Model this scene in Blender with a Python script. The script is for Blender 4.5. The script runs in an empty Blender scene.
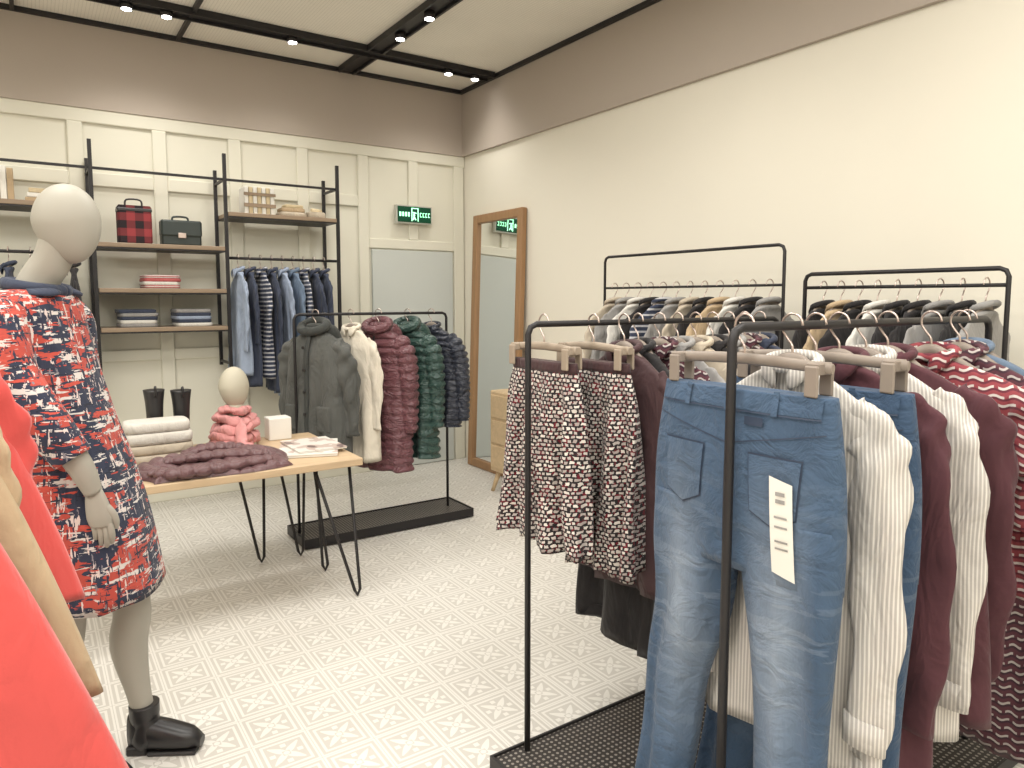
import bpy, math, random, bmesh
from mathutils import Vector, Matrix
random.seed(7)
sc = bpy.context.scene
PI = math.pi

# ------------------------------------------------------------------ colour / nodes
def lin(c):
    def f(v):
        v /= 255.0
        return v/12.92 if v <= .04045 else ((v+.055)/1.055)**2.4
    return (f(c[0]), f(c[1]), f(c[2]), 1.0)

class NT:
    def __init__(s, name, rough=.8, sheen=0, metal=0, spec=.3):
        s.mat = bpy.data.materials.new(name); s.mat.use_nodes = True
        s.t = s.mat.node_tree; s.b = s.t.nodes['Principled BSDF']
        s.b.inputs['Roughness'].default_value = rough
        s.b.inputs['Metallic'].default_value = metal
        s.b.inputs['Specular IOR Level'].default_value = spec
        if sheen: s.b.inputs['Sheen Weight'].default_value = sheen
        s.tc = s.t.nodes.new('ShaderNodeTexCoord')
    def put(s, sock, v):
        if isinstance(v, bpy.types.NodeSocket): s.t.links.new(v, sock)
        else: sock.default_value = v
    def m(s, op, a, b=None, c=None):
        n = s.t.nodes.new('ShaderNodeMath'); n.operation = op
        s.put(n.inputs[0], a)
        if b is not None: s.put(n.inputs[1], b)
        if c is not None: s.put(n.inputs[2], c)
        return n.outputs[0]
    def mix(s, f, a, b, bt='MIX'):
        n = s.t.nodes.new('ShaderNodeMix'); n.data_type = 'RGBA'; n.blend_type = bt
        s.put(n.inputs[0], f); s.put(n.inputs[6], a); s.put(n.inputs[7], b)
        return n.outputs[2]
    def map(s, scale=(1,1,1), loc=(0,0,0), src=None):
        n = s.t.nodes.new('ShaderNodeMapping')
        n.inputs['Scale'].default_value = scale; n.inputs['Location'].default_value = loc
        s.t.links.new(src if src is not None else s.tc.outputs['Object'], n.inputs[0])
        return n.outputs[0]
    def noise(s, vec, scale=5, detail=3, rough=.5, dist=0):
        n = s.t.nodes.new('ShaderNodeTexNoise'); s.t.links.new(vec, n.inputs['Vector'])
        n.inputs['Scale'].default_value = scale; n.inputs['Detail'].default_value = detail
        n.inputs['Roughness'].default_value = rough; n.inputs['Distortion'].default_value = dist
        return n.outputs[0]
    def xyz(s, vec=None):
        n = s.t.nodes.new('ShaderNodeSeparateXYZ')
        s.t.links.new(vec if vec is not None else s.tc.outputs['Object'], n.inputs[0])
        return n.outputs
    def comb(s, x, y, z=0.0):
        n = s.t.nodes.new('ShaderNodeCombineXYZ')
        s.put(n.inputs[0], x); s.put(n.inputs[1], y); s.put(n.inputs[2], z)
        return n.outputs[0]
    def bump(s, h, st=.3, d=.01, h2=None, st2=.5, d2=.02):
        n = s.t.nodes.new('ShaderNodeBump'); n.inputs['Strength'].default_value = st
        n.inputs['Distance'].default_value = d
        s.t.links.new(h, n.inputs['Height'])
        if h2 is not None:
            k = s.t.nodes.new('ShaderNodeBump'); k.inputs['Strength'].default_value = st2; k.inputs['Distance'].default_value = d2
            s.t.links.new(h2, k.inputs['Height']); s.t.links.new(k.outputs[0], n.inputs['Normal'])
        s.t.links.new(n.outputs[0], s.b.inputs['Normal'])
    def wrinkle(s, st=.15, st2=.5, sc1=120, sc2=(7, 7, 3.5)):
        s.bump(s.noise(s.tc.outputs['Object'], sc1, 2), st, .004, s.noise(s.map(sc2), 1.4, 3, .5, .8), st2, .05)
    def col(s, v): s.put(s.b.inputs['Base Color'], v)

def shade(c, k): return (min(1, c[0]*k), min(1, c[1]*k), min(1, c[2]*k), 1)

def cloth(name, rgb, var=.25, rough=.85, sheen=.1, weave=.15, vs=9, spec=.2, wr=.5, sc2=(7, 7, 3.5)):
    n = NT(name, rough, sheen, 0, spec); c = lin(rgb)
    o = n.tc.outputs['Object']
    f = n.noise(o, vs, 4)
    n.col(n.mix(f, shade(c, 1-var), shade(c, 1+var)))
    n.wrinkle(weave, wr, 120, sc2)
    return n.mat

def plain(name, rgb, rough=.5, metal=0, spec=.4, var=.06, scale=6):
    n = NT(name, rough, 0, metal, spec); c = lin(rgb)
    f = n.noise(n.tc.outputs['Object'], scale, 3)
    n.col(n.mix(f, shade(c, 1-var), shade(c, 1+var)))
    return n.mat

def stripes(name, c1, c2, period, duty=.5, axis=2, rough=.85):
    n = NT(name, rough, .1, 0, .2)
    X = n.xyz()
    x = X[axis] if axis < 3 else n.m('ADD', X[0], n.m('MULTIPLY', X[1], .8))
    w = n.noise(n.tc.outputs['Object'], 5, 2)
    f = n.m('FRACT', n.m('ADD', n.m('ADD', n.m('DIVIDE', x, period), 200.0), n.m('MULTIPLY', w, .4)))
    n.col(n.mix(n.m('LESS_THAN', f, duty), lin(c1), lin(c2)))
    n.wrinkle()
    return n.mat

def wood(name, rgb, axis=0, k=1.0, rough=.45):
    n = NT(name, rough, 0, 0, .4); c = lin(rgb)
    s = [14*k]*3; s[axis] = 1.2*k
    f = n.noise(n.map(tuple(s)), 2.2, 6, .6, .6)
    g = n.noise(n.map(tuple(v*4 for v in s)), 3, 3)
    a = n.mix(f, shade(c, .72), shade(c, 1.25))
    n.col(n.mix(n.m('MULTIPLY', g, .3), a, shade(c, .6)))
    n.bump(f, .1, .003)
    return n.mat

# ------------------------------------------------------------------ mesh builder
def cr(p0, p1, p2, p3, t):
    return .5*((2*p1)+(-p0+p2)*t+(2*p0-5*p1+4*p2-p3)*t*t+(-p0+3*p1-3*p2+p3)*t*t*t)
def resample(keys, n):
    out = []; K = len(keys)
    for i in range(n):
        u = i/(n-1)*(K-1); j = min(int(u), K-2); t = u-j
        a, b, c, d = keys[max(j-1, 0)], keys[j], keys[j+1], keys[min(j+2, K-1)]
        out.append(tuple(cr(a[q], b[q], c[q], d[q], t) for q in range(len(b))))
    return out
def sp(v, e): return math.copysign(abs(v)**e, v)

class M:
    def __init__(s): s.v = []; s.f = []; s.mi = []; s.sm = []; s.mats = []; s.T = Matrix.Identity(4)
    def mat(s, m):
        if m not in s.mats: s.mats.append(m)
        return s.mats.index(m)
    def vert(s, p): s.v.append(tuple(s.T @ Vector(p))); return len(s.v)-1
    def face(s, ids, mat, smooth=True): s.f.append(ids); s.mi.append(s.mat(mat)); s.sm.append(smooth)
    def loft(s, rings, mat, cap0=True, cap1=True, closed=True, smooth=True):
        idx = [[s.vert(p) for p in r] for r in rings]; n = len(idx[0])
        for i in range(len(idx)-1):
            for j in range(n if closed else n-1):
                k = (j+1) % n
                s.face((idx[i][j], idx[i][k], idx[i+1][k], idx[i+1][j]), mat, smooth)
        if cap0: s.face(tuple(idx[0]), mat, False)
        if cap1: s.face(tuple(reversed(idx[-1])), mat, False)
    def box(s, lo, hi, mat, bev=0):
        x0, y0, z0 = lo; x1, y1, z1 = hi
        if bev > 0:
            b = min(bev, (x1-x0)/2.01, (y1-y0)/2.01, (z1-z0)/2.01)
            def r(z, o): return [(x0+o, y0+b, z), (x0+b, y0+o, z), (x1-b, y0+o, z), (x1-o, y0+b, z), (x1-o, y1-b, z), (x1-b, y1-o, z), (x0+b, y1-o, z), (x0+o, y1-b, z)]
            s.loft([r(z0, b*.7), r(z0+b, 0), r(z1-b, 0), r(z1, b*.7)], mat, smooth=False); return
        r0 = [(x0, y0, z0), (x1, y0, z0), (x1, y1, z0), (x0, y1, z0)]
        r1 = [(x, y, z1) for x, y, _ in r0]
        s.loft([r0, r1], mat, smooth=False)
    def tube(s, pts, rad, mat, n=10, sub=4, flat=1.0, up=(0, 1, 0), wr=0):
        K = len(pts)
        if not isinstance(rad, (list, tuple)): rad = [rad]*K
        keys = [tuple(p)+(r,) for p, r in zip(pts, rad)]
        if sub > 1: keys = resample(keys, (K-1)*sub+1)
        P = [Vector(k[:3]) for k in keys]; R = [k[3] for k in keys]
        rings = []; u = Vector(up); ph = random.random()*6 if wr else 0
        for i in range(len(P)):
            d = (P[min(i+1, len(P)-1)]-P[max(i-1, 0)])
            if d.length < 1e-7: d = Vector((0, 0, 1))
            d.normalize()
            uu = u-d*u.dot(d)
            if uu.length < 1e-3:
                uu = Vector((1, 0, 0))-d*d.x
                if uu.length < 1e-3: uu = Vector((0, 0, 1))
            uu.normalize(); w = d.cross(uu); u = uu
            rg = []
            for j in range(n):
                a = 2*PI*j/n; k = 1
                if wr: k = 1+wr*math.sin(3*a+ph+i*.35)+wr*.7*math.sin(2*a-i*.9+ph*2)
                rg.append(P[i]+uu*(math.cos(a)*R[i]*flat*k)+w*(math.sin(a)*R[i]*k))
            rings.append(rg)
        s.loft(rings, mat)
    def body(s, keys, mat, N=26, n=48, e=.75, k=5, ph=0, puff=0, period=.07, cap0=True, hem=True):
        rings = []; L = resample(keys, N)
        for (z, cx, cy, a, b, am) in L:
            pf = puff*(abs(math.sin(PI*z/period))**.6-.3) if puff else 0
            a2, b2 = a+pf*.8, max(.004, b+pf); r = []
            for j in range(n):
                th = 2*PI*j/n; c, q = math.cos(th), math.sin(th)
                x = a2*sp(c, e); y = b2*sp(q, e)
                t = x/max(a2, 1e-4)
                f = am*(math.sin(k*t*1.6+ph+1.2*math.sin(z*5+ph))+.5*math.sin(k*t*3.1+ph*2.3))
                f2 = am*.6*math.sin(k*th+ph*1.7+z*3)
                r.append((cx+x+f2*c*.6, cy+y+f+f2*q, z+am*.25*math.sin(k*t*2+ph)))
            rings.append(r)
        if hem:
            cx = sum(p[0] for p in rings[-1])/n; cy = sum(p[1] for p in rings[-1])/n
            rings.append([(cx+(p[0]-cx)*.95, cy+(p[1]-cy)*.85, p[2]+.012) for p in rings[-1]])
            rings.append([(cx+(p[0]-cx)*.9, cy+(p[1]-cy)*.6, p[2]+.05) for p in rings[-2]])
        s.loft(rings, mat, cap0, True)
    def slab(s, c, w, d, h, mat, n=40, e=.35):
        x, y, z = c; b = h*.35
        s.body([(z+h, x, y, w/2-b, d/2-b, 0), (z+h*.93, x, y, w/2-b*.3, d/2-b*.3, 0), (z+h*.5, x, y, w/2, d/2, 0), (z+h*.07, x, y, w/2-b*.3, d/2-b*.3, 0), (z, x, y, w/2-b, d/2-b, 0)], mat, 9, n, e, hem=False)
    def egg(s, c, h, a, b, mat, chin=.015, n=40):
        rings = []
        for i in range(41):
            ph = PI*(i+.3)/40.6; u = math.cos(ph); q = math.sin(ph)
            nar = 1-.13*max(0, -u+.1)**1.0
            rings.append([(c[0]+chin*max(0, -u)+a*q*nar*math.cos(t), c[1]+b*q*(1-.2*max(0, -u))*math.sin(t), c[2]+h*u) for t in [2*PI*j/n for j in range(n)]])
        s.loft(rings, mat)
    def obj(s, name, loc=(0, 0, 0), rot=0, parent=None, rx=0, ry=0):
        me = bpy.data.meshes.new(name); me.from_pydata(s.v, [], s.f)
        for m in s.mats: me.materials.append(m)
        me.polygons.foreach_set('material_index', s.mi)
        me.polygons.foreach_set('use_smooth', s.sm)
        bm = bmesh.new(); bm.from_mesh(me); bmesh.ops.recalc_face_normals(bm, faces=bm.faces); bm.to_mesh(me); bm.free()
        o = bpy.data.objects.new(name, me); sc.collection.objects.link(o)
        o.location = loc; o.rotation_euler = (rx, ry, rot)
        if parent: o.parent = parent
        return o
def empty(name, loc=(0, 0, 0), rot=0):
    e = bpy.data.objects.new(name, None); sc.collection.objects.link(e); e.location = loc; e.rotation_euler = (0, 0, rot); e.empty_display_size = .1
    return e

# ------------------------------------------------------------------ materials
black = plain('black_steel', (42, 40, 41), .45, .2, .4)
blackleather = plain('black_leather', (38, 37, 38), .35, 0, .5)
taupe_hanger = plain('taupe_hanger', (138, 127, 117), .5)
woodhanger = plain('beige_hanger', (156, 142, 126), .5)
chrome = plain('hook_metal', (196, 180, 172), .3, .8)
w_table = wood('oak_table_top', (206, 180, 146), 0)
w_mirror = wood('mirror_oak', (160, 124, 88), 2)
w_shelf = wood('walnut_shelf', (150, 130, 108), 0)
w_cab = wood('cabinet_oak', (214, 188, 150), 0)
mann = plain('mannequin_shell', (163, 159, 148), .5, 0, .3, .03)
mann2 = plain('bust_shell', (186, 180, 162), .5, 0, .3, .03)
paper = plain('paper', (226, 223, 215), .7)

def wallmat(name, rgb, bs=60, var=.03):
    n = NT(name, .9, 0, 0, .15); c = lin(rgb)
    f = n.noise(n.tc.outputs['Object'], 1.3, 3)
    n.col(n.mix(f, shade(c, 1-var), shade(c, 1+var)))
    n.bump(n.noise(n.tc.outputs['Object'], bs, 2), .05, .003)
    return n.mat
wm_right = wallmat('painted_plaster', (227, 222, 208))
wm_back = wallmat('cream_panelling_paint', (220, 217, 202))
wm_band = wallmat('taupe_bulkhead', (180, 169, 158))
wm_door = wallmat('pale_door', (196, 200, 195))

def floor_mat():
    n = NT('patterned_cement_tile', .42, 0, 0, .4)
    x, y, z = n.xyz()
    S = .175
    fx = n.m('SUBTRACT', n.m('FRACT', n.m('ADD', n.m('DIVIDE', x, S), 100.0)), .5)
    fy = n.m('SUBTRACT', n.m('FRACT', n.m('ADD', n.m('DIVIDE', y, S), 100.0)), .5)
    ax = n.m('ABSOLUTE', fx); ay = n.m('ABSOLUTE', fy)
    mx = n.m('MAXIMUM', ax, ay); mn = n.m('MINIMUM', ax, ay)
    def band(v, lo, hi): return n.m('MULTIPLY', n.m('GREATER_THAN', v, lo), n.m('LESS_THAN', v, hi))
    ring = band(mx, .345, .395)
    dd = n.m('SUBTRACT', ax, ay)
    petal = n.m('MULTIPLY', n.m('LESS_THAN', n.m('ABSOLUTE', dd), n.m('ADD', .02, n.m('MULTIPLY', n.m('SINE', n.m('MULTIPLY', mx, 11.0)), .075))), band(mx, .07, .28))
    rr = n.m('SQRT', n.m('ADD', n.m('MULTIPLY', ax, ax), n.m('MULTIPLY', ay, ay)))
    dot = n.m('LESS_THAN', rr, .055)
    tips = n.m('MULTIPLY', band(mx, .20, .30), n.m('LESS_THAN', mn, .05))
    edge = n.m('GREATER_THAN', mx, .455)
    light = n.m('MINIMUM', 1.0, n.m('ADD', n.m('ADD', ring, petal), n.m('ADD', n.m('ADD', dot, tips), edge)))
    grout = n.m('GREATER_THAN', mx, .494)
    w = n.noise(n.tc.outputs['Object'], 3, 4)
    g = n.mix(w, lin((194, 190, 182)), lin((205, 201, 193)))
    wh = n.mix(w, lin((221, 218, 211)), lin((229, 226, 219)))
    c = n.mix(light, g, wh)
    n.col(n.mix(grout, c, lin((196, 192, 184))))
    n.bump(grout, -.05, .002)
    return n.mat
fm = floor_mat()
def ceil_mat():
    n = NT('stretched_ceiling_fabric', .9, 0, 0, .1)
    x, y, z = n.xyz()
    f = n.noise(n.tc.outputs['Object'], 2.5, 5)
    gx = n.m('LESS_THAN', n.m('FRACT', n.m('ADD', n.m('DIVIDE', x, .02), 500.0)), .16)
    gy = n.m('LESS_THAN', n.m('FRACT', n.m('ADD', n.m('DIVIDE', y, .02), 500.0)), .16)
    c = n.mix(f, lin((226, 221, 209)), lin((242, 237, 226)))
    n.col(n.mix(n.m('MULTIPLY', n.m('MAXIMUM', gx, gy), .25), c, lin((150, 145, 138))))
    return n.mat
cm = ceil_mat()

# ------------------------------------------------------------------ room
XR, YB, XL, YF, ZC, ZB = 3.25, 5.55, -3.6, -3.2, 3.26, 2.70
def boxobj(name, lo, hi, mat, bev=0, parent=None):
    c = [(a+b)/2 for a, b in zip(lo, hi)]
    m = M(); m.box([a-q for a, q in zip(lo, c)], [b-q for b, q in zip(hi, c)], mat, bev)
    return m.obj(name, c, parent=parent)
m = M(); m.box((XL, YF, -.1), (XR, YB, 0), fm); m.obj('floor')
m = M(); m.box((XL, YF, ZC), (XR, YB, ZC+.1), cm); m.obj('ceiling')
boxobj('wall_right', (XR, YF, 0), (XR+.15, YB+.15, ZC+.1), wm_right)
boxobj('wall_back', (XL, YB, 0), (XR, YB+.15, ZC+.1), wm_back)
boxobj('wall_left', (XL-.15, YF, 0), (XL, YB+.15, ZC+.1), wm_right)
boxobj('wall_front', (XL, YF-.15, 0), (XR, YF, ZC+.1), wm_right)
boxobj('trim_1', (XL, YB-.03, ZB), (XR-.03, YB, ZC), wm_band)
boxobj('trim_2', (XR-.03, YF, ZB), (XR, YB, ZC), wm_band)
m = M(); yf = YB-.022
def rail(x0, x1, z0, z1): m.box((x0, yf, z0), (x1, YB, z1), wm_back, .006)
rail(XL, XR-.001, 2.61, 2.70)
stx = [-3.2+.5*i for i in range(11)]
for x in stx: rail(x-.045, x+.045, 0.15, 2.61)
rail(3.14, 3.24, 0, 2.61); rail(2.25, 2.34, .15, 2.61)
for (a, b) in [(2.20, 2.29), (1.02, 1.10)]:
    for i in range(len(stx)-1): rail(stx[i]+.045, stx[i+1]-.045, a, b)
    rail(stx[-1]+.045, 2.25, a, b)
rail(2.34, 3.14, 1.87, 1.95); rail(2.70, 2.79, 1.95, 2.61)
rail(XL, 2.34, 0, .15)
m.obj('trim_3')
boxobj('door_1', (2.36, YB-.03, 0.005), (3.12, YB-.001, 1.86), wm_door, .004)
m = M(); m.tube([(3.02, YB-.06, .95), (3.02, YB-.06, 1.05)], .01, chrome); m.tube([(3.02, YB-.06, 1.0), (3.02, YB-.03, 1.0)], .008, chrome); m.obj('door_handle')

m = M()
def cb(x0, y0, x1, y1, d=.03): m.box((x0, y0, ZC-d), (x1, y1, ZC-.001), black)
cb(XL, YB-.06, XR-.03, YB-.03); cb(XR-.06, YF, XR-.03, YB-.06)
for x in (-1.2, 0.0, .94): cb(x-.012, YF+.1, x+.012, YB-.06)
for y in (1.2, 2.9): cb(XL+.1, y-.015, 2.0, y+.015)
m.obj('ceiling_frame')
m = M()
for a, b in ((4.905, 4.92), (5.02, 5.035)): m.box((XL+.1, a, ZC-.045), (XR-.08, b, ZC-.002), black)
m.box((XL+.1, 4.92, ZC-.025), (XR-.08, 5.02, ZC-.002), black)
for a, b in ((2.085, 2.10), (2.20, 2.215)):
    m.box((a, YF+.1, ZC-.046), (b, 4.905, ZC-.002), black); m.box((a, 5.035, ZC-.046), (b, YB-.07, ZC-.002), black)
m.box((2.10, YF+.1, ZC-.026), (2.20, 4.905, ZC-.002), black); m.box((2.10, 5.035, ZC-.026), (2.20, YB-.07, ZC-.002), black)
m.obj('lighting_trough')
em = NT('lamp_glow'); em.b.inputs['Emission Color'].default_value = (1, .97, .92, 1); em.b.inputs['Emission Strength'].default_value = 25
spots = [(.57, 4.97), (.79, 4.97), (1.57, 4.97), (2.78, 4.97), (3.02, 4.97), (2.15, 4.5), (2.15, 4.08), (2.15, 2.6), (2.15, 2.3), (2.15, .8), (-.6, 4.97), (-.9, 4.97)]
m = M()
for (x, y) in spots:
    m.tube([(x, y, ZC-.025), (x, y, ZC-.07)], .036, black, 16, 1, up=(1, 0, 0))
    m.tube([(x, y, ZC-.068), (x, y, ZC-.073)], .028, em.mat, 16, 1, up=(1, 0, 0))
m.obj('ceiling_downlights')
for (x, y) in spots:
    l = bpy.data.lights.new('spot_lamp', 'SPOT'); l.energy = 3 if x > 3 else (12 if y < 3 else 23); l.spot_size = 2.4; l.spot_blend = 1; l.shadow_soft_size = .1; l.color = (1, .965, .91)
    o = bpy.data.objects.new('spot_lamp', l); sc.collection.objects.link(o); o.location = (x, y, ZC-.11)
for x in (-2.2, -.3, 1.3, 2.4):  # area lamps added out of view to fill the room with light
    for y in (-1.5, .6, 2.6):
        if x == 2.4 and y == 2.6: continue
        l = bpy.data.lights.new('unseen_fill_lamp', 'AREA'); l.shape = 'SQUARE'; l.size = 1.0; l.energy = {2.4: 9, 1.3: 30}.get(x, 33); l.color = (1, .975, .93)
        o = bpy.data.objects.new('unseen_fill_lamp', l); sc.collection.objects.link(o); o.location = (x, y, ZC-.1)
w = bpy.data.worlds.new('world'); sc.world = w; w.use_nodes = True
w.node_tree.nodes['Background'].inputs[0].default_value = (1, .97, .92, 1); w.node_tree.nodes['Background'].inputs[1].default_value = .3

# exit sign
gr = NT('exit_green'); gr.col(lin((14, 74, 50)))
gw = NT('exit_lit'); gw.col(lin((180, 255, 210))); gw.b.inputs['Emission Color'].default_value = (.5, 1, .7, 1); gw.b.inputs['Emission Strength'].default_value = 1.3
m = M(); m.box((-.165, -.02, -.075), (.165, .02, .075), plain('sign_case', (190, 190, 180))); m.box((-.155, -.024, -.065), (.155, -.019, .065), gr.mat)
yy = -.026
m.box((-.03, yy, -.055), (-.022, -.02, .055), gw.mat); m.box((.028, yy, -.055), (.036, -.02, .055), gw.mat); m.box((-.03, yy, .048), (.036, -.02, .055), gw.mat)
m.tube([(0, -.024, .02), (-.008, -.024, -.01), (.012, -.024, -.045)], .006, gw.mat, 6); m.tube([(0, -.024, 0), (-.015, -.024, -.045)], .006, gw.mat, 6); m.tube([(-.018, -.024, .018), (.018, -.024, .012)], .005, gw.mat, 6)
for i in range(4): m.box((-.14+i*.026, yy, -.018), (-.14+i*.026+.016, -.02, .018), gw.mat); m.box((.05+i*.026, yy, -.018), (.05+i*.026+.005, -.02, .018), gw.mat); m.box((.05+i*.026, yy, .012), (.05+i*.026+.016, -.02, .018), gw.mat); m.box((.05+i*.026, yy, -.018), (.05+i*.026+.016, -.02, -.012), gw.mat)
m.obj('exit_sign', (2.73, YB-.045, 2.16))

# ------------------------------------------------------------------ mirror + cabinet
mg = NT('mirror_glass', .03, 0, 1, .5); mg.col((.88, .9, .9, 1))
m = M(); W, H, f = .74, 2.16, .07
m.box((-.03, -W/2, 0), (.02, -W/2+f, H), w_mirror, .006); m.box((-.03, W/2-f, 0), (.02, W/2, H), w_mirror, .006)
m.box((-.03, -W/2+f, H-f), (.02, W/2-f, H), w_mirror, .006); m.box((-.03, -W/2+f, 0), (.02, W/2-f, f), w_mirror, .006)
m.box((-.005, -W/2+f, f), (.01, W/2-f, H-f), mg.mat)
m.obj('standing_mirror', (3.155, 4.93, .002), ry=math.asin(.07/2.16))
m = M()
m.box((-.2, -.32, .16), (.2, .32, .77), w_cab, .01)
for i in range(3): m.box((-.208, -.30, .19+i*.19), (-.199, .30, .36+i*.19), w_cab, .004); m.tube([(-.225, -.04, .28+i*.19), (-.225, .04, .28+i*.19)], .007, black, 8, 1)
for sx in (-1, 1):
    for sy in (-1, 1): m.tube([(sx*.15, sy*.26, .17), (sx*.19, sy*.30, 0)], [.022, .014], w_cab, 10, 1)
m.obj('wooden_cabinet', (3.03, 4.14, 0))

# ------------------------------------------------------------------ wall shelving
xs = [-1.25, -.45, .355, 1.15, 1.95]
yF, yBk = 5.2, 5.5
m = M()
def sq(a, b, t=.011):
    lo = [min(p, q)-t for p, q in zip(a, b)]; hi = [max(p, q)+t for p, q in zip(a, b)]
    m.box(lo, hi, black)
for x in xs:
    sq((x, yF, .98), (x, yF, 2.43)); sq((x, yBk, .98), (x, yBk, 2.36))
    for z in (2.27, 1.0): sq((x, yF+.013, z), (x, yBk-.013, z), .008)
for i in range(4):
    sq((xs[i], yF+.02, 2.27), (xs[i+1], yF+.02, 2.27), .008)
def shelf(x0, x1, z):
    m.box((x0+.014, yF-.016, z-.028), (x1-.014, yBk+.02, z), w_shelf, .003)
    m.box((x0+.014, yF-.012, z-.038), (x1-.014, yBk+.01, z-.028), black)
for z in (1.81, 1.52, 1.265): shelf(.355, 1.15, z)
shelf(-.45, .355, 2.04); shelf(1.15, 1.95, 2.05); shelf(-1.25, -.45, 1.81); shelf(-1.25, -.45, 1.52)
for i in (1, 3): m.tube([(xs[i]+.01, yF+.02, 1.735), (xs[i+1]-.01, yF+.02, 1.735)], .010, black, 10, 1, up=(0, 0, 1))
m.obj('wall_shelving_unit')

# ------------------------------------------------------------------ garment parts
def hook(m, top=-.075, mat=None):
    pts = [(0, 0, top), (0, 0, -.045), (.012, 0, -.028), (.026, 0, -.006), (.023, 0, .016), (.004, 0, .028), (-.017, 0, .020), (-.024, 0, .002)]
    m.tube(pts, .0028, mat or chrome, 6, 3)
def hanger(m, w=.2, mat=None):
    mat = mat or taupe_hanger
    m.tube([(-w, 0, -.180), (-w*.6, 0, -.135), (-.035, 0, -.086), (0, 0, -.074), (.035, 0, -.086), (w*.6, 0, -.135), (w, 0, -.180)], [.010, .012, .016, .017, .016, .012, .010], mat, 8, 3, flat=.6)
    hook(m)
def clip_hanger(m, w=.2, mat=None):
    mat = mat or taupe_hanger
    m.tube([(-w, 0, -.078), (0, 0, -.07), (w, 0, -.078)], [.011, .013, .011], mat, 8, 3, flat=.6)
    for s in (-1, 1):
        m.box((s*w*.86-.015, -.03, -.135), (s*w*.86+.015, -.022, -.072), mat, .003); m.box((s*w*.86-.015, .022, -.135), (s*w*.86+.015, .030, -.072), mat, .003)
        m.box((s*w*.86-.015, -.024, -.09), (s*w*.86+.015, .024, -.066), mat, .003)
    hook(m)
def top(m, mat, L=.7, sw=.2, hw=.23, dep=.05, sleeve=.55, slr=.052, puff=0, period=.07, hood=False, collar=True, fold=.012, k=5, neckmat=None, sl=.36, cuff=None, hmat=None, n=48, front=None, pocket=None):
    z = -.092; ph = random.random()*6
    keys = [(z, 0, 0, .05, .022, 0), (z-.012, 0, 0, .08, .026, 0), (z-.04, 0, 0, sw*.64, dep*.5, 0), (z-.085, 0, 0, sw*.92, dep*.7, 0), (z-.15, 0, 0, sw, dep*.9, fold*.3), (z-.15-(L-.15)*.35, 0, 0, (sw*.6+hw*.4), dep*1.05, fold*.8), (z-.15-(L-.15)*.7, 0, 0, (sw*.25+hw*.75), dep*1.1, fold*1.2), (z-L, 0, 0, hw, dep*1.15, fold*1.4)]
    m.body(keys, mat, 110 if puff else 32, n, .75, k, ph, puff, period)
    if sleeve:
        for s in (-1, 1):
            a = random.uniform(-.025, .025); bx = random.uniform(-.02, .015)
            pts = [(s*(sw-.06), 0, z-.072), (s*(sw-.015), 0, z-.125), (s*(sw+.008), a*.5, z-.22), (s*(sw+.026+bx*.4), a, z-.1-(sleeve-.1)*.6), (s*(sw+.018+bx), a*1.6, z-sleeve)]
            rd = [slr*.6, slr*.95, slr*1.08, slr*.92, slr*.78]
            if puff:
                pts = [(s*(sw-.05), 0, z-.062), (s*(sw-.005), 0, z-.11), (s*(sw+.022), a*.5, z-.21), (s*(sw+.034), a, z-.1-(sleeve-.1)*.6), (s*(sw+.026), a*1.6, z-sleeve)]
                kk = resample([tuple(p)+(q,) for p, q in zip(pts, rd)], 64)
                m.tube([q[:3] for q in kk], [q[3]+puff*.8*(abs(math.sin(PI*q[2]/period))**.6-.3) for q in kk], mat, 16, 1, flat=.85)
            else: m.tube(pts, rd, mat, 22, 9, flat=sl, wr=.16)
            if cuff: m.tube([(s*(sw+.019+bx), a*1.55, z-sleeve+.055), (s*(sw+.018+bx), a*1.6, z-sleeve-.008)], slr*.82, cuff, 18, 1, flat=sl*1.1)
    nm = neckmat or mat
    if collar:
        m.tube([(math.cos(t)*.062, math.sin(t)*.032, z+.014-.014*math.sin(t)) for t in [2*PI*i/12 for i in range(13)]], .012, nm, 8, 2, up=(0, 0, 1))
        for s in (-1, 1): m.tube([(s*.055, .02, z+.012), (s*.035, .036, z-.01), (s*.02, .036, z-.045)], [.014, .022, .006], nm, 8, 3, flat=.3)
    if hood:
        m.body([(z+.04, 0, -.02, .05, .03, 0), (z+.02, 0, -.03, .11, .06, .003), (z-.05, 0, -.06, .125, .07, .006), (z-.14, 0, -.075, .11, .05, .006), (z-.2, 0, -.06, .05, .02, 0)], nm, 14, 24, .9, hem=False)
        m.tube([(math.cos(t)*.088, .018+math.sin(t)*.05, z+.022-.03*math.sin(t)) for t in [2*PI*i/12 for i in range(13)]], .026, nm, 10, 2, up=(0, 0, 1))
    if front:
        pts = [(random.uniform(-.003, .003), dep*(1.0+.15*i/8)+.004, z-.05-(L-.06)*i/8) for i in range(9)]
        pts[0] = (0, dep*.6+.01, z-.03)
        m.tube(pts, .017 if front is not black else .007, front, 8, 3, flat=.35, up=(0, 1, 0))
        if pocket:
            for s in (-1, 1): m.box((s*.12-.05, dep*.92, z-L*.78), (s*.12+.05, dep*1.12, z-L*.58), pocket, .01)
            for i in range(5): m.tube([(0, dep*1.1+.012, z-.1-i*.13), (0, dep*1.1+.02, z-.1-i*.13)], .009, black, 10, 1, up=(1, 0, 0))
    hanger(m, sw*.82, hmat)
def hang(name, x, y, z, mat, rot=PI/2, jit=.09, **kw):
    m = M(); top(m, mat, **kw)
    return m.obj(name, (x, y, z), rot+random.uniform(-jit, jit))

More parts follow.
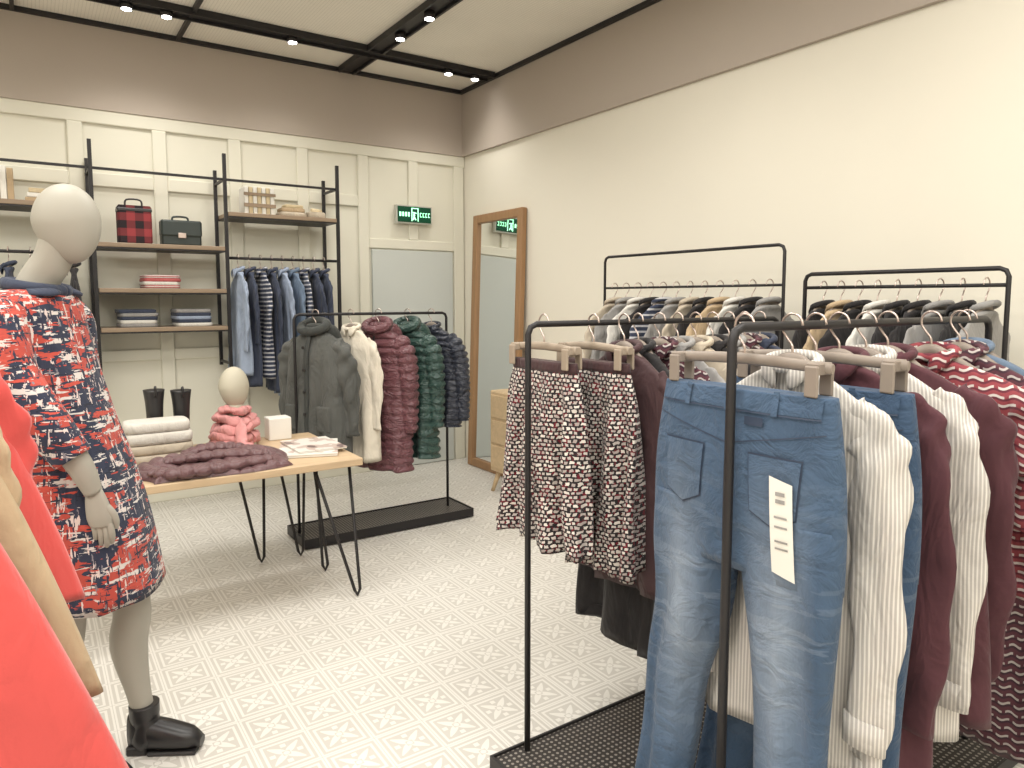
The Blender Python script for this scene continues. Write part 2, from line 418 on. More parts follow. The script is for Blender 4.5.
def rack(p0, p1, z, r=.009, second=None):
    m = M(); a = Vector((p0[0], p0[1], 0)); b = Vector((p1[0], p1[1], 0)); c = (a+b)/2
    uframe(m, a-c, b-c, z, r)
    if second: m.tube([a-c+Vector((0, 0, second)), b-c+Vector((0, 0, second))], r*.8, black, 8, 1, up=(0, 0, 1))
    return m, c
def uframe(m, a, b, z, r):
    up = Vector((0, 0, 1)); k = .03; d = (b-a).normalized()
    m.tube([a+up*.03, a+up*(z-k), a+up*(z-k*.3)+d*k*.3, a+up*z+d*k, b+up*z-d*k, b+up*(z-k*.3)-d*k*.3, b+up*(z-k), b+up*.03], r, black, 8, 1, up=(-d.y, d.x, 0))

def perf():
    n = NT('perforated_steel', .5, 0, .2, .3); x, y, z = n.xyz()
    fx = n.m('SUBTRACT', n.m('FRACT', n.m('ADD', n.m('DIVIDE', x, .018), 100.)), .5); fy = n.m('SUBTRACT', n.m('FRACT', n.m('ADD', n.m('DIVIDE', y, .018), 100.)), .5)
    rr = n.m('ADD', n.m('MULTIPLY', fx, fx), n.m('MULTIPLY', fy, fy))
    n.col(n.mix(n.m('LESS_THAN', rr, .07), lin((58, 54, 52)), lin((150, 144, 136)))); return n.mat
perfm = perf()
def tray(m, x0, x1, y0, y1, h=.06):
    m.box((x0, y0, h-.012), (x1, y1, h), perfm)
    for (a, b, c, d) in ((x0-.008, x1+.008, y0-.008, y0), (x0-.008, x1+.008, y1, y1+.008), (x0-.008, x0, y0, y1), (x1, x1+.008, y0, y1)):
        m.box((a, c, .008), (b, d, h+.008), black)
    for x in (x0+.05, x1-.05):
        for y in (y0+.05, y1-.05): m.box((x-.02, y-.02, 0), (x+.02, y+.02, h-.012), black)

m, c = rack((1.27, 4.13), (2.28, 4.13), 1.36); tray(m, -.52, .60, -.16, .16, .055); m.obj('clothes_rack', c)
m, c = rack((1.22, .97), (2.42, .97), 1.39, r=.0105)
uframe(m, Vector((-.6, .74, 0)), Vector((.6, .74, 0)), 1.375, .0095)
tray(m, -.71, .7, -.12, .765, .045); m.obj('clothes_rack', c)
m, c = rack((2.88, 2.01), (2.88, 3.24), 1.70, r=.008, second=1.515); tray(m, -.17, .17, -.66, .66); m.obj('clothes_rack', c)
m, c = rack((2.88, 1.10), (2.88, 1.90), 1.56, r=.009, second=1.50); tray(m, -.17, .17, -.44, .42); m.obj('clothes_rack', c)
m, c = rack((-.32, .75), (-.32, 1.85), 1.50); tray(m, -.17, .17, -.6, .6); m.obj('clothes_rack', c)

# ------------------------------------------------------------------ garment materials
PW = (9, 9, 16)
g_parka = cloth('parka_cloth', (86, 87, 84), wr=.8); g_cream = cloth('cream_wool', (214, 206, 190)); g_burg = cloth('burgundy_nylon', (104, 64, 70), rough=.4, spec=.5, wr=.8, sc2=PW)
g_green = cloth('green_nylon', (46, 72, 66), rough=.38, spec=.5, wr=.8, sc2=PW); g_navy = cloth('navy_nylon', (46, 50, 62), rough=.38, spec=.5, wr=.8, sc2=PW)
g_fur = cloth('hood_lining', (64, 66, 64))
g_coral = cloth('coral_wool', (208, 84, 80), .06, .9, .3, wr=.25); g_camel = cloth('camel_wool', (184, 162, 132), .1)
g_ltblue = cloth('light_blue_cotton', (146, 158, 178)); g_navyc = cloth('navy_cotton', (60, 66, 82)); g_grey = cloth('grey_knit', (146, 144, 142)); g_black = cloth('black_crepe', (46, 44, 45))
g_white = cloth('white_cotton', (212, 209, 202), .06); g_wine = cloth('wine_knit', (84, 52, 58)); g_dwine = cloth('dark_wine_leather', (70, 50, 52), rough=.55); g_denimblue = cloth('chambray', (104, 120, 140))
g_snavy = stripes('navy_stripe_jersey', (56, 62, 80), (186, 186, 190), .03, .35)
g_shirt = stripes('pinstripe_shirt', (178, 173, 168), (214, 210, 203), .009, .42, 3); g_beige = cloth('beige_knit', (186, 174, 156))
g_pink = cloth('pink_scarf_wool', (206, 144, 142), .15, wr=.9); g_plum = cloth('plum_nylon', (98, 68, 70), rough=.38, spec=.5, wr=.35, sc2=(10, 10, 10))

def tweed(name, cA, cB, mort, sx, sy, dist=1.3, off=.5, ms=.25, ns=45, third=None):
    n = NT(name, .9, .1, 0, .15); x, y, z = n.xyz()
    w = n.noise(n.tc.outputs['Object'], ns, 3); w2 = n.noise(n.map((1, 1, 1), (3, 5, 7)), ns*.85, 3)
    vx = n.m('ADD', n.m('DIVIDE', n.m('ADD', x, n.m('MULTIPLY', y, .5)), sx), n.m('MULTIPLY', w, dist)); vy = n.m('ADD', n.m('DIVIDE', z, sy), n.m('MULTIPLY', w2, dist))
    b = n.t.nodes.new('ShaderNodeTexBrick'); n.t.links.new(n.comb(vx, vy), b.inputs['Vector'])
    b.inputs['Color1'].default_value = lin(cA); b.inputs['Color2'].default_value = lin(cB); b.inputs['Mortar'].default_value = lin(mort)
    b.inputs['Scale'].default_value = 1; b.inputs['Mortar Size'].default_value = ms*.5; b.inputs['Mortar Smooth'].default_value = 0
    b.inputs['Brick Width'].default_value = 1; b.inputs['Row Height'].default_value = 1; b.offset = off
    if third: n.put(b.inputs['Mortar'], n.mix(n.m('GREATER_THAN', n.noise(n.tc.outputs['Object'], 90, 2), .57), lin(mort), lin(third)))
    n.col(b.outputs[0]); n.wrinkle(.4, .4)
    return n.mat
g_tweed = tweed('boucle_tweed', (220, 214, 206), (158, 146, 142), (44, 40, 42), .019, .0125, 1.3, ms=.36, third=(106, 34, 44))
def waves(name, base, base2, line, period=.024, wl=.045, duty=.3):
    n = NT(name, .85, .1, 0, .2); x, y, z = n.xyz()
    u = n.m('ADD', x, n.m('MULTIPLY', y, .6)); w = n.noise(n.tc.outputs['Object'], 6, 2)
    row = n.m('ADD', n.m('ADD', n.m('DIVIDE', z, period), 200.0), n.m('ADD', n.m('MULTIPLY', n.m('SINE', n.m('MULTIPLY', u, 6.2832/wl)), .16), w))
    fr = n.m('FRACT', row); fl = n.m('FLOOR', row)
    dash = n.m('GREATER_THAN', n.m('FRACT', n.m('ADD', n.m('DIVIDE', u, wl), n.m('MULTIPLY', fl, .5))), .22)
    f = n.m('MULTIPLY', n.m('LESS_THAN', fr, duty), dash)
    n.col(n.mix(f, n.mix(n.m('GREATER_THAN', fr, .72), lin(base), lin(base2)), lin(line))); n.wrinkle(.2, .5); return n.mat
g_wave = waves('wavy_stripe_print', (140, 66, 72), (100, 48, 58), (200, 190, 184), .021, .045, .30)
g_wave2 = waves('dark_wavy_stripe_print', (88, 54, 62), (66, 46, 54), (176, 168, 164), .022, .04, .27)
def dressmat():
    n = NT('abstract_plaid_print', .85, .1, 0, .2)
    big = n.noise(n.map((1, 1, 1)), 8, 1); h = n.noise(n.map((8, 8, 34)), 1.5, 2, .6)
    def T(scale, loc, th, c0, col, s=1.5): return n.mix(n.m('GREATER_THAN', n.noise(n.map(scale, loc), s, 3, .66), th), c0, lin(col))
    c = n.mix(n.m('GREATER_THAN', n.m('ADD', big, n.m('MULTIPLY', h, .7)), .86), lin((52, 57, 74)), lin((176, 76, 66)))
    c = T((7, 7, 44), (1, 0, 2), .575, c, (208, 201, 196))
    c = T((40, 40, 7), (4, 2, 0), .575, c, (50, 54, 70))
    c = T((46, 46, 7), (0, 7, 3), .60, c, (212, 196, 190))
    c = T((7, 7, 34), (5, 3, 9), .60, c, (190, 82, 70))
    c = T((7, 7, 50), (2, 8, 1), .62, c, (44, 46, 58))
    c = T((44, 44, 12), (9, 1, 4), .65, c, (128, 124, 130))
    n.col(c); n.wrinkle(.2, .4); return n.mat
g_dress = dressmat()
def denim(name, rgb):
    n = NT(name, .85, .1, 0, .15); x, y, z = n.xyz(); c = lin(rgb)
    fade = n.noise(n.map((9, 3, 3)), 1.2, 4); tw = n.noise(n.map((260, 260, 60)), 1, 2)
    leg = n.m('SUBTRACT', 1.0, n.m('MINIMUM', 1.0, n.m('MULTIPLY', n.m('ABSOLUTE', n.m('SUBTRACT', n.m('ABSOLUTE', x), .13)), 11.0)))
    zz = n.m('SUBTRACT', 1.0, n.m('MINIMUM', 1.0, n.m('MULTIPLY', n.m('ABSOLUTE', n.m('ADD', z, .66)), 2.4)))
    wear = n.m('MULTIPLY', n.m('MULTIPLY', leg, zz), n.m('ADD', fade, .25))
    whisk = n.m('MULTIPLY', n.m('GREATER_THAN', n.noise(n.map((5, 5, 34)), 1.3, 2), .58), n.m('MULTIPLY', zz, .18))
    a = n.mix(fade, shade(c, .5), shade(c, 1.15)); a = n.mix(n.m('MINIMUM', .7, n.m('ADD', wear, whisk)), a, lin((158, 170, 184)))
    n.col(n.mix(n.m('MULTIPLY', tw, .3), a, shade(c, .5)))
    n.bump(n.noise(n.tc.outputs['Object'], 90, 3), .2, .004, n.noise(n.map((9, 9, 11)), 1.4, 4, .55, .8), .6, .035); return n.mat
g_denim = denim('washed_denim', (80, 101, 127)); g_ddenim = denim('mid_denim', (70, 91, 118)); stitch = plain('denim_stitch', (52, 64, 84))

# middle rack coats
RC = PI/2+.42
hang('hooded_parka', 1.40, 4.13, 1.36, g_parka, rot=RC+.1, jit=.03, L=.76, sw=.2, hw=.23, dep=.09, sleeve=.62, slr=.062, hood=True, neckmat=g_fur, fold=.012, sl=.85, front=g_fur, pocket=g_parka)
hang('cream_coat', 1.62, 4.13, 1.36, g_cream, rot=RC, jit=.03, L=.8, sw=.18, hw=.21, dep=.04, sleeve=.6, slr=.05)
hang('puffer_jacket', 1.80, 4.13, 1.36, g_burg, rot=RC+.05, jit=.03, L=.88, sw=.19, hw=.22, dep=.06, sleeve=.64, slr=.052, puff=.03, period=.052, hood=True, front=black)
hang('puffer_jacket', 2.00, 4.13, 1.36, g_green, rot=RC-.02, jit=.03, L=.82, sw=.19, hw=.22, dep=.06, sleeve=.62, slr=.05, puff=.03, period=.052, hood=True, front=black)
hang('puffer_jacket', 2.17, 4.13, 1.36, g_navy, rot=RC+.02, jit=.03, L=.64, sw=.19, hw=.21, dep=.05, sleeve=.60, slr=.048, puff=.022, period=.036, front=black)

# shelving clothes
for i, (mt, L, s) in enumerate([(g_ltblue, .72, .55), (g_navyc, .8, .5), (g_snavy, .75, .55), (g_navyc, .85, .55), (g_ltblue, .9, .5), (g_denimblue, .7, .5), (g_snavy, .8, .5), (g_navyc, .95, .5), (g_navyc, .9, .5)]):
    hang('hanging_shirt', 1.225+i*.077, yF+.02, 1.735, mt, L=L, sw=.17, hw=.19, dep=.028, sleeve=s, slr=.042)
for i, mt in enumerate([g_grey, g_navyc, g_grey, g_white, g_black]):
    hang('hanging_shirt', -.2+i*.11, yF+.02, 1.735, mt, L=.8, sw=.17, hw=.19, dep=.03, sleeve=.5, slr=.042)

# wall rack rows
m = M(); seq = [g_black, g_beige, g_grey, g_white, g_black, g_snavy, g_grey, g_beige, g_black, g_camel, g_white, g_black, g_grey]
for i in range(12):
    m.T = Matrix.Translation((0, -.54+i*.097, 0)) @ Matrix.Rotation(random.uniform(-.12, .12), 4, 'Z')
    top(m, seq[12-i], L=.75, sw=.19, hw=.21, dep=.022, sleeve=.5, slr=.038, n=28, hmat=taupe_hanger)
m.obj('row_of_hanging_tops', (2.88, 2.625, 1.515))
m = M()
for i in range(9):
    m.T = Matrix.Translation((0, -.33+i*.08, 0)) @ Matrix.Rotation(random.uniform(-.12, .12), 4, 'Z')
    top(m, [g_grey, g_black, g_grey, g_black, g_black, g_white, g_black, g_camel, g_black][i], L=.8, sw=.19, hw=.21, dep=.024, sleeve=.5, slr=.04, n=28)
m.obj('row_of_hanging_tops', (2.88, 1.5, 1.50))

# left coats
hang('long_coat', -.315, 1.36, 1.50, g_coral, rot=0, jit=.0, L=1.15, sw=.18, hw=.535, dep=.05, sleeve=.62, slr=.04, fold=.008)
hang('long_coat', -.32, 1.50, 1.50, g_camel, rot=0, jit=.0, L=.69, sw=.225, hw=.40, dep=.04, sleeve=.50, slr=.04, fold=.008)
hang('long_coat', -.32, 1.64, 1.50, g_coral, rot=0, jit=.0, L=.56, sw=.25, hw=.39, dep=.045, sleeve=.48, slr=.045, fold=.008)

# skirts
def skirt(name, x, y, z, mat, L=.6, hw=.31, ww=.16, rot=PI/2, ph=1):
    m = M(); m.body([(-.115, 0, 0, ww, .022, 0), (-.145, 0, 0, ww+.003, .025, 0)], g_dwine, 4, 64, .8, hem=False)
    m.body([(-.145, 0, 0, ww+.002, .025, 0), (-.25, 0, 0, ww+.03, .035, .008), (-.45, 0, 0, (ww+hw)/2+.01, .045, .018), (-.12-L, 0, 0, hw, .055, .027)], mat, 30, 96, .8, 8, ph, cap0=False)
    clip_hanger(m, .16, woodhanger); return m.obj(name, (x, y, z), rot)
skirt('tweed_skirt', 1.32, 1.765, 1.375, g_tweed, .56, .235, ph=.5)
skirt('tweed_skirt', 1.45, 1.68, 1.375, g_tweed, .63, .215, ph=2.5)
Y1, Z1 = 1.71, 1.375
hang('dark_leather_jacket', 1.56, Y1-.05, Z1, g_dwine, L=.74, sw=.2, hw=.24, dep=.04, sleeve=.6)
hang('black_velvet_dress', 1.66, Y1-.01, Z1, g_black, L=1.0, sw=.19, hw=.27, dep=.04, sleeve=0, fold=.02)
for i, (mt, L) in enumerate([(g_wave2, .9), (g_grey, .7), (g_beige, .75), (g_black, .9), (g_grey, .75), (g_wave2, .9), (g_navyc, .8)]):
    hang('hanging_top', 1.77+i*.09, Y1, Z1, mt, L=L, sw=.19, hw=.22, dep=.024, sleeve=.5, slr=.045)

# jeans
def jeans(name, x, y, z, mat, rot=PI/2, tag=True):
    m = M(); e = .75
    keys = [(-.135, 0, 0, .222, .035, 0), (-.18, 0, 0, .228, .045, 0), (-.30, 0, 0, .242, .054, .002), (-.42, 0, 0, .247, .054, .003), (-.53, 0, 0, .247, .048, .003)]
    m.body(keys, mat, 16, 56, e, 4, 1, hem=False)
    for s, bx in ((1, .235), (-1, -.15)):
        mid = (s*.13+bx)/2
        m.body([(-.40, s*.125, 0, .120, .05, 0), (-.52, s*.130, 0, .118, .051, .004), (-.68, s*.138, 0, .102, .046, .007), (-.85, mid*.92+s*.012, 0, .087, .042, .008), (-1.05, mid*1.05, .01, .078, .038, .008), (-1.28, bx, .01, .074, .034, .006)], mat, 40, 40, .85, 3, 2+s)
    def ys(xx, zz):
        L = resample(keys, 40); q = min(L, key=lambda t: abs(t[0]-zz)); v = max(0, 1-abs(xx/q[3])**(2/e)); return q[4]*v**(e/2)
    def patch(f, nu, nv, mt, off=.004):
        rows = []
        for i in range(nv+1):
            rows.append([])
            for j in range(nu+1):
                xx, zz = f(j/nu, i/nv); rows[-1].append((xx, ys(xx, zz)+off, zz))
        m.loft(rows, mt, False, False, closed=False)
    patch(lambda u, v: (-.208+.416*u, -.137-.038*v), 20, 2, mat, .005)
    patch(lambda u, v: (-.208+.416*u, -.176-.003*v), 20, 1, stitch, .0055)
    patch(lambda u, v: (-.218+.436*u, -.205-.045*(1-abs(2*u-1))-.003*v), 24, 1, stitch, .004)
    patch(lambda u, v: (-.002+.004*u, -.175-.33*v), 1, 14, stitch, .004)
    for s in (-1, 1):
        def pk(u, v, s=s):
            w = .062-.008*v; return (s*.12+(2*u-1)*w, -.262-.125*v-(.025*(1-abs(2*u-1)) if v > .5 else 0)*((v-.5)*2))
        patch(pk, 10, 8, stitch, .0035)
        patch(lambda u, v: (lambda p: (s*.12+(p[0]-s*.12)*.95, -.335+(p[1]+.335)*.95))(pk(u, v)), 10, 8, mat, .0055)
        patch(lambda u, v: (s*.115-.007+.014*u, -.13-.05*v), 2, 2, mat, .010)
    patch(lambda u, v: (-.008+.016*u, -.13-.05*v), 2, 2, mat, .010)
    patch(lambda u, v: (-.09+.045*u, -.187-.018*v), 2, 2, stitch, .0075)
    if tag:
        patch(lambda u, v: (-.118-.05*u-.01*v, -.30-.20*v-.012*u), 4, 8, paper, .013)
        for zz in (.33, .345): patch(lambda u, v, zz=zz: (-.133-(zz-.3)*.05-.02*u, -zz-.008*v), 2, 1, g_grey, .015)
        for zz in (.38, .40, .43, .445): patch(lambda u, v, zz=zz: (-.129-(zz-.3)*.05-.028*u, -zz-.004*v), 2, 1, g_grey, .015)
    clip_hanger(m, .21); return m.obj(name, (x, y, z), rot)
Y2, Z2 = .97, 1.39
jeans('denim_jeans', 1.30, Y2+.03, Z2, g_denim)
hang('pinstripe_shirt', 1.40, Y2-.02, Z2, g_shirt, L=.86, sw=.2, hw=.24, dep=.03, sleeve=.76, cuff=g_shirt, slr=.055)
jeans('denim_jeans', 1.49, Y2-.02, Z2, g_ddenim, tag=False)
hang('wine_cardigan', 1.60, Y2-.01, Z2, g_wine, L=.97, sw=.2, hw=.25, dep=.035, sleeve=.80, slr=.055)
hang('pinstripe_shirt', 1.70, Y2-.02, Z2, g_shirt, L=.86, sw=.21, hw=.25, dep=.035, sleeve=.76, cuff=g_shirt, slr=.052)
hang('wine_cardigan', 1.82, Y2-.01, Z2, g_wine, L=.85, sw=.22, hw=.28, dep=.04, sleeve=.76, slr=.06)
hang('printed_blouse', 1.96, Y2-.05, Z2, g_wave, L=.58, sw=.26, hw=.31, dep=.05, sleeve=.40, slr=.085, fold=.022, sl=.5)
hang('printed_dress', 2.12, Y2-.05, Z2, g_wave2, L=1.05, sw=.23, hw=.33, dep=.045, sleeve=.5, slr=.06, fold=.022)
hang('denim_shirt', 2.28, Y2, Z2, g_denimblue, L=.75, sw=.22, hw=.26, dep=.045, sleeve=.6)

# ------------------------------------------------------------------ mannequin
root = empty('dressed_mannequin', (.185, 2.39, 0), math.radians(-31))
m = M()
m.egg((-.098, 0, 1.667), .114, .092, .074, mann, .012)
m.tube([(-.205, 0, 1.42), (-.185, 0, 1.50), (-.145, 0, 1.56), (-.12, 0, 1.62)], [.075, .054, .05, .052], mann, 20, 5)
for (dx, y, kx) in ((-.12, -.085, -.10), (.02, .085, .01)):
    m.tube([(-.10, y, .92), (-.09+dx*.3, y, .75), (kx-.02, y, .50), (kx-.035+dx*.1, y, .36), (dx-.02, y, .2), (dx, y, .09)], [.085, .08, .056, .055, .036, .034], mann, 20, 5)
A = [(-.195, -.160, 1.38), (-.15, -.195, 1.27), (-.06, -.20, 1.11), (.005, -.19, 1.0), (.03, -.175, .92)]
A2 = [(-.195, .160, 1.38), (-.20, .195, 1.27), (-.17, .205, 1.11), (-.13, .20, 1.0), (-.09, .18, .92)]
def arm(A, s, dx):
    m.tube(A, [.043, .044, .036, .033, .023], mann, 18, 6)
    w = Vector(A[-1]); W = lambda x, y, z: (w.x+x*.9, w.y-s*y, w.z+z)
    m.tube([W(0, 0, .005), W(.008, 0, -.03), W(.014, .002, -.07), W(.016, .005, -.095)], [.023, .031, .035, .030], mann, 16, 4, flat=.5)
    for (fx, ln) in [(.040, .065), (.025, .075), (.008, .07), (-.008, .055)]:
        m.tube([W(fx, .004, -.085), W(fx+.006, .004, -.085-ln*.45), W(fx+.0, .015, -.085-ln*.8), W(fx-.008, .026, -.085-ln)], [.0092, .0088, .008, .0062], mann, 10, 4)
    m.tube([W(.03, 0, -.035), W(.050, .005, -.06), W(.056, .012, -.085), W(.052, .018, -.105)], [.011, .0105, .009, .007], mann, 10, 4)
arm(A, -1, 0); arm(A2, 1, 0)
m.obj('body', parent=root)
m = M()
m.body([(1.485, -.192, 0, .062, .07, 0), (1.465, -.198, 0, .085, .13, 0), (1.43, -.202, 0, .102, .165, 0), (1.37, -.20, 0, .112, .178, 0), (1.27, -.187, 0, .122, .176, .002), (1.10, -.142, 0, .126, .168, .003), (.95, -.10, 0, .134, .175, .004), (.78, -.062, 0, .138, .188, .006), (.57, -.035, 0, .142, .20, .010)], g_dress, 40, 64, .95, 5, 1)
for s in (-1, 1):
    q = A if s < 0 else A2
    m.tube([(q[0][0]-.005, s*.13, 1.41), (q[0][0], s*.17, 1.37), (q[1][0], s*.203, 1.25), (q[2][0], s*.207, 1.11), (q[3][0]-.01, s*.20, 1.02)], [.06, .068, .062, .056, .050], g_dress, 20, 6)
m.obj('worn_dress', parent=root)
m = M()
m.tube([(-.192+math.cos(t)*.072, math.sin(t)*.082, 1.485+.012*math.cos(t)*-1) for t in [2*PI*i/16 for i in range(17)]], .018, g_navyc, 10, 2, up=(0, 0, 1))
for s in (-1, 1): m.tube([(-.13, s*.02, 1.478), (-.125, s*.06, 1.472), (-.16, s*.10, 1.47)], [.012, .03, .02], g_navyc, 10, 4, flat=.35, up=(.3, 0, 1))
m.obj('collar', parent=root)
def boot(m, x, y, z0=0, s=1.0, shaft=.16):
    m.tube([(x-.005, y, z0+shaft), (x-.004, y, z0+shaft*.75), (x, y, z0+min(.10, shaft*.6)), (x, y, z0+.05), (x+.01, y, z0+.03)], [(.045 if shaft < .2 else .054)*s, .044*s, .040*s, .047*s, .04*s], blackleather, 18, 5)
    rings = []
    for i in range(14):
        t = i/13; xx = x-.052*s+t*.225*s
        hgt = .075*(1-t)**.8*s+.042*s if t < .97 else .03*s
        wd = (.032+.012*math.sin(t*PI))*s*(1 if t < .9 else .7); wd *= (.75 if t < .05 else 1)
        rings.append([(xx, y+wd*sp(math.cos(a), .8), z0+.012+hgt/2+hgt/2*sp(math.sin(a), .8)) for a in [2*PI*j/16 for j in range(16)]])
    m.loft(rings, blackleather)
    m.box((x-.055*s, y-.034*s, z0), (x+.01*s, y+.034*s, z0+.03), blackleather, .005); m.box((x+.01*s, y-.04*s, z0), (x+.165*s, y+.04*s, z0+.014), blackleather, .006)
    if shaft > .2: m.tube([(x-.05, y, z0+shaft-.03), (x-.055, y, z0+shaft+.02), (x-.035, y, z0+shaft-.01)], .006, blackleather, 8, 3)
m = M(); boot(m, -.12, -.085); boot(m, .02, .085); m.obj('worn_boots', parent=root)

# ------------------------------------------------------------------ table + things on it
m = M(); TZ = .69
m.box((0, 3.17, TZ-.035), (1.29, 3.97, TZ), w_table, .004)
def hairpin(x, y, dx, dy, sx=.07, sy=.0):
    m.box((x-.09, y-.03, TZ-.041), (x+.09, y+.03, TZ-.034), black)
    b = (x+dx, y+dy, .008)
    m.tube([(x-sx, y-sy, TZ-.04), (b[0]-.014, b[1], .035), b, (b[0]+.014, b[1], .035), (x+sx, y+sy, TZ-.04)], .008, black, 8, 1)
hairpin(1.16, 3.24, .10, -.04, .085); hairpin(1.19, 3.60, .05, .0, .02, .09); hairpin(1.15, 3.87, .05, .02, .08); hairpin(.93, 3.88, .06, .03, .08); hairpin(.12, 3.24, -.06, -.04); hairpin(.12, 3.88, -.06, .03)
m.obj('hairpin_leg_table')
# head bust with a scarf wound round its neck
m = M()
m.egg((0, 0, .305), .108, .070, .082, mann2, .008, 32)
m.tube([(0, 0, .22), (0, 0, .12), (0, 0, 0)], [.045, .048, .08], mann2, 18, 4, up=(1, 0, 0))
m.tube([(0, 0, .02), (0, 0, 0.002)], [.10, .105], mann2, 24, 1, up=(1, 0, 0))
def loop(z, rx, ry, r, tilt, ph):
    m.tube([(rx*math.cos(t), ry*math.sin(t), z+tilt*math.cos(t+ph)+.006*math.sin(3*t)) for t in [2*PI*i/16 for i in range(17)]], [r*(1+.15*math.sin(i*1.7+ph)) for i in range(17)], g_pink, 16, 4, flat=.75, up=(0, 0, 1), wr=.12)
loop(.185, .058, .062, .026, .010, 1); loop(.150, .070, .076, .032, .014, 3.2); loop(.105, .078, .088, .036, .012, 5); loop(.055, .082, .100, .034, .008, 2); loop(.03, .085, .11, .028, .003, 4)
m.tube([(.06, -.05, .13), (.10, -.09, .09), (.13, -.13, .035), (.18, -.16, .022), (.24, -.17, .02)], [.03, .04, .042, .036, .03], g_pink, 18, 6, flat=.5, wr=.12)
m.obj('mannequin_head_bust', (.85, 3.80, TZ+.001), math.radians(-50))
# burgundy puffer vest lying folded, quilted
m = M(); rows = []; nu, nv = 110, 70
for i in range(nv+1):
    row = []
    for j in range(nu+1):
        u = -1+2*j/nu; v = -1+2*i/nv
        x = .32*u*(1+.10*math.sin(3*v+1)); y = .19*v*(1+.14*math.sin(2.5*u+.5))
        env = max(0, 1-max(abs(u), abs(v))**6)**.7
        q = abs(math.sin(u*15+1.2*math.sin(v*2.2)+v*1.5))**.55
        h = env*(.018+.017*q+.012*math.sin(v*3.2+u*2)+.008*math.sin(u*5-v*4)+.014)
        row.append((x, y, max(0, h)))
    rows.append(row)
m.loft(rows, g_plum, False, False, closed=False)
def qtube(pts, rad):
    kk = resample([tuple(p)+(r,) for p, r in zip(pts, rad)], 60)
    m.tube([k[:3] for k in kk], [k[3]*(.72+.35*abs(math.sin(i*.45))**.6) for i, k in enumerate(kk)], g_plum, 14, 1, flat=.55, up=(0, 0, 1))
qtube([(-.1, .13, .045), (0, .145, .06), (.12, .125, .055), (.2, .07, .04)], [.03, .042, .042, .03])
qtube([(-.28, -.07, .03), (-.2, -.145, .03), (-.02, -.155, .03), (.2, -.13, .03)], [.03, .048, .048, .04])
qtube([(-.2, .05, .04), (.0, -.01, .055), (.22, -.05, .04)], [.03, .042, .035])
m.obj('folded_puffer_vest', (.66, 3.375, TZ+.002), .1)
def cover():
    n = NT('magazine_cover', .35, 0, 0, .5); o = n.map((7, 7, 1)); f = n.noise(o, 1.2, 2)
    c = n.mix(n.m('GREATER_THAN', f, .52), lin((226, 221, 213)), lin((196, 178, 168))); c = n.mix(n.m('GREATER_THAN', f, .62), c, lin((130, 112, 108))); n.col(c); return n.mat
cov = cover()
m = M()
m.box((-.14, -.19, 0), (.14, .19, .012), paper, .003); m.box((-.142, -.192, .012), (.142, .192, .015), cov)
m.T = Matrix.Translation((.02, .02, .0155)) @ Matrix.Rotation(.35, 4, 'Z')
m.box((-.12, -.16, 0), (.12, .16, .008), paper, .003); m.box((-.121, -.161, .008), (.121, .161, .010), cov)
m.obj('magazine_stack', (1.135, 3.50, TZ+.001), -.35)
m = M(); g_knitw = cloth('cream_knit', (206, 201, 192), .1, weave=.5)
m.slab((0, 0, 0), .30, .18, .045, g_beige); m.slab((0, 0, .045), .29, .18, .045, g_beige)
m.slab((0, 0, .09), .29, .18, .055, g_knitw); m.slab((-.005, 0, .145), .28, .17, .05, g_knitw)
m.obj('folded_sweaters', (.47, 3.655, TZ+.001))
m = M(); boot(m, 0, -.06, 0, .9, .31); boot(m, 0.0, .06, 0, .9, .32); m.obj('ankle_boots', (.54, 3.81, TZ+.001), PI/2)
m = M()
for i in range(5): m.slab((0, 0, i*.028), .22, .28, .029, [g_navyc, g_ltblue, g_navyc, g_denimblue, g_navyc][i])
m.obj('folded_sweaters', (.16, 3.36, TZ+.001))
boxobj('white_gift_box', (1.03, 3.83, TZ+.001), (1.15, 3.93, TZ+.12), paper, .004)

# ------------------------------------------------------------------ things on shelves
def stack(name, x, y, z, cs, w=.24, d=.26, h=.028):
    m = M()
    for i, c_ in enumerate(cs): m.slab((random.uniform(-.006, .006), 0, i*h), w*random.uniform(.95, 1), d, h*1.03, c_)
    m.obj(name, (x, y, z+.001))
g_redk = cloth('red_knit', (176, 92, 92)); g_sred = stripes('red_stripe_knit', (172, 90, 90), (208, 200, 196), .012, .5)
stack('folded_sweaters', .74, 5.34, 1.52, [g_sred, g_white, g_redk, g_sred], h=.022)
stack('folded_sweaters', .59, 5.34, 1.265, [g_grey, g_white, g_navyc, g_grey, g_navyc], h=.023); stack('folded_sweaters', .93, 5.34, 1.265, [g_white, g_navyc, g_ltblue, g_navyc, g_grey], h=.023)
def plaid():
    n = NT('buffalo_plaid', .8); x, y, z = n.xyz()
    a = n.m('LESS_THAN', n.m('FRACT', n.m('DIVIDE', n.m('ADD', x, 5), .1)), .5); b = n.m('LESS_THAN', n.m('FRACT', n.m('DIVIDE', n.m('ADD', z, 5), .1)), .5)
    n.col(n.mix(n.m('MULTIPLY', n.m('ADD', a, b), .5), lin((150, 62, 66)), lin((44, 36, 40)))); return n.mat
m = M(); m.box((-.1, -.06, 0), (.1, .06, .25), plaid(), .012); m.box((-.102, -.062, .21), (.102, .062, .232), blackleather, .004)
m.tube([(-.05, 0, .245), (-.04, 0, .29), (.04, 0, .29), (.05, 0, .245)], .006, blackleather, 8, 4); m.obj('plaid_handbag', (.60, 5.33, 1.811))
gl = plain('bottle_green_leather', (52, 60, 58), .4)
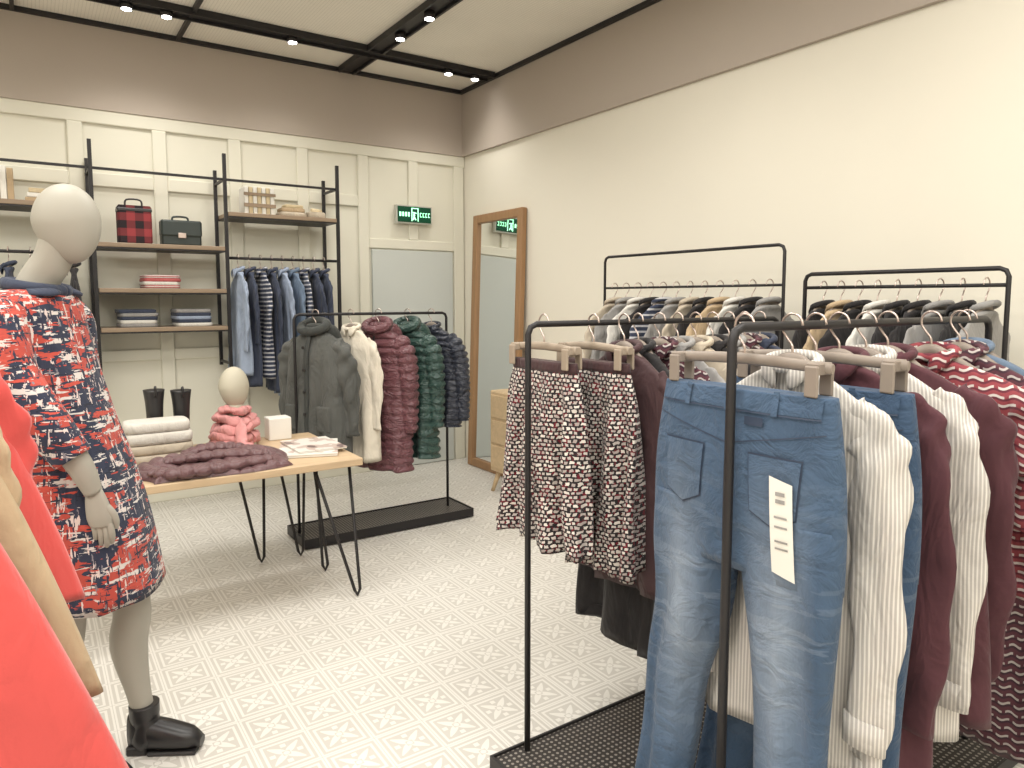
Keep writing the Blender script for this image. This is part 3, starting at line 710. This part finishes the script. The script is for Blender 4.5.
m = M(); m.box((-.125, -.05, 0), (.125, .05, .165), gl, .012); m.box((-.128, -.06, .06), (.128, .045, .17), gl, .012); m.box((-.025, -.066, .05), (.025, -.058, .085), chrome, .003)
m.tube([(-.05, 0, .165), (-.04, 0, .195), (.04, 0, .195), (.05, 0, .165)], .007, gl, 8, 4); m.obj('leather_satchel', (.88, 5.33, 1.811))
w_light = wood('light_wood', (210, 192, 156), 2, 2)
m = M(); x = -.11
for i in range(7): wd = .03; m.box((x, -.08, 0), (x+wd-.003, .08, .19), w_light if i % 2 else paper, .003); x += wd
m.box((-.115, -.09, .05), (.105, -.081, .075), w_shelf); m.box((-.115, -.09, .13), (.105, -.081, .15), w_shelf); m.obj('book_bundle', (1.40, 5.33, 2.051))
m = M(); m.slab((0, 0, 0), .2, .16, .035, g_beige); m.slab((0, 0, .035), .18, .15, .03, g_camel); m.slab((.01, 0, .065), .14, .12, .025, w_light); m.obj('stacked_books', (1.64, 5.33, 2.051))
m = M(); m.slab((0, 0, 0), .14, .12, .05, g_beige); m.tube([(-.03, 0, .06), (.05, 0, .055)], .02, w_light, 10, 2); m.obj('wooden_ornament', (1.82, 5.33, 2.051))
m = M(); x = -.14
for i in range(8): wd = .035; m.box((x, -.08, 0), (x+wd-.003, .08, .20-.01*(i % 3)), [paper, g_camel, w_light][i % 3], .003); x += wd
m.obj('row_of_books', (-.18, 5.33, 2.041))
m = M()
for i in range(3): m.box((-.11+.01*i, -.08, i*.028), (.11-.008*i, .08, i*.028+.026), [g_camel, paper, w_light][i], .003)
m.obj('stacked_books', (.12, 5.33, 2.041))

# ------------------------------------------------------------------ camera
cd = bpy.data.cameras.new('camera'); cd.sensor_width = 36; cd.lens = 708/1024*36; cd.shift_y = -23/1024; cd.clip_start = .05
co = bpy.data.objects.new('camera', cd); sc.collection.objects.link(co)
co.location = (0, 0, 1.45); co.rotation_euler = (math.radians(85), 0, math.radians(-34.2))
sc.camera = co
sc.view_settings.view_transform = 'Standard'
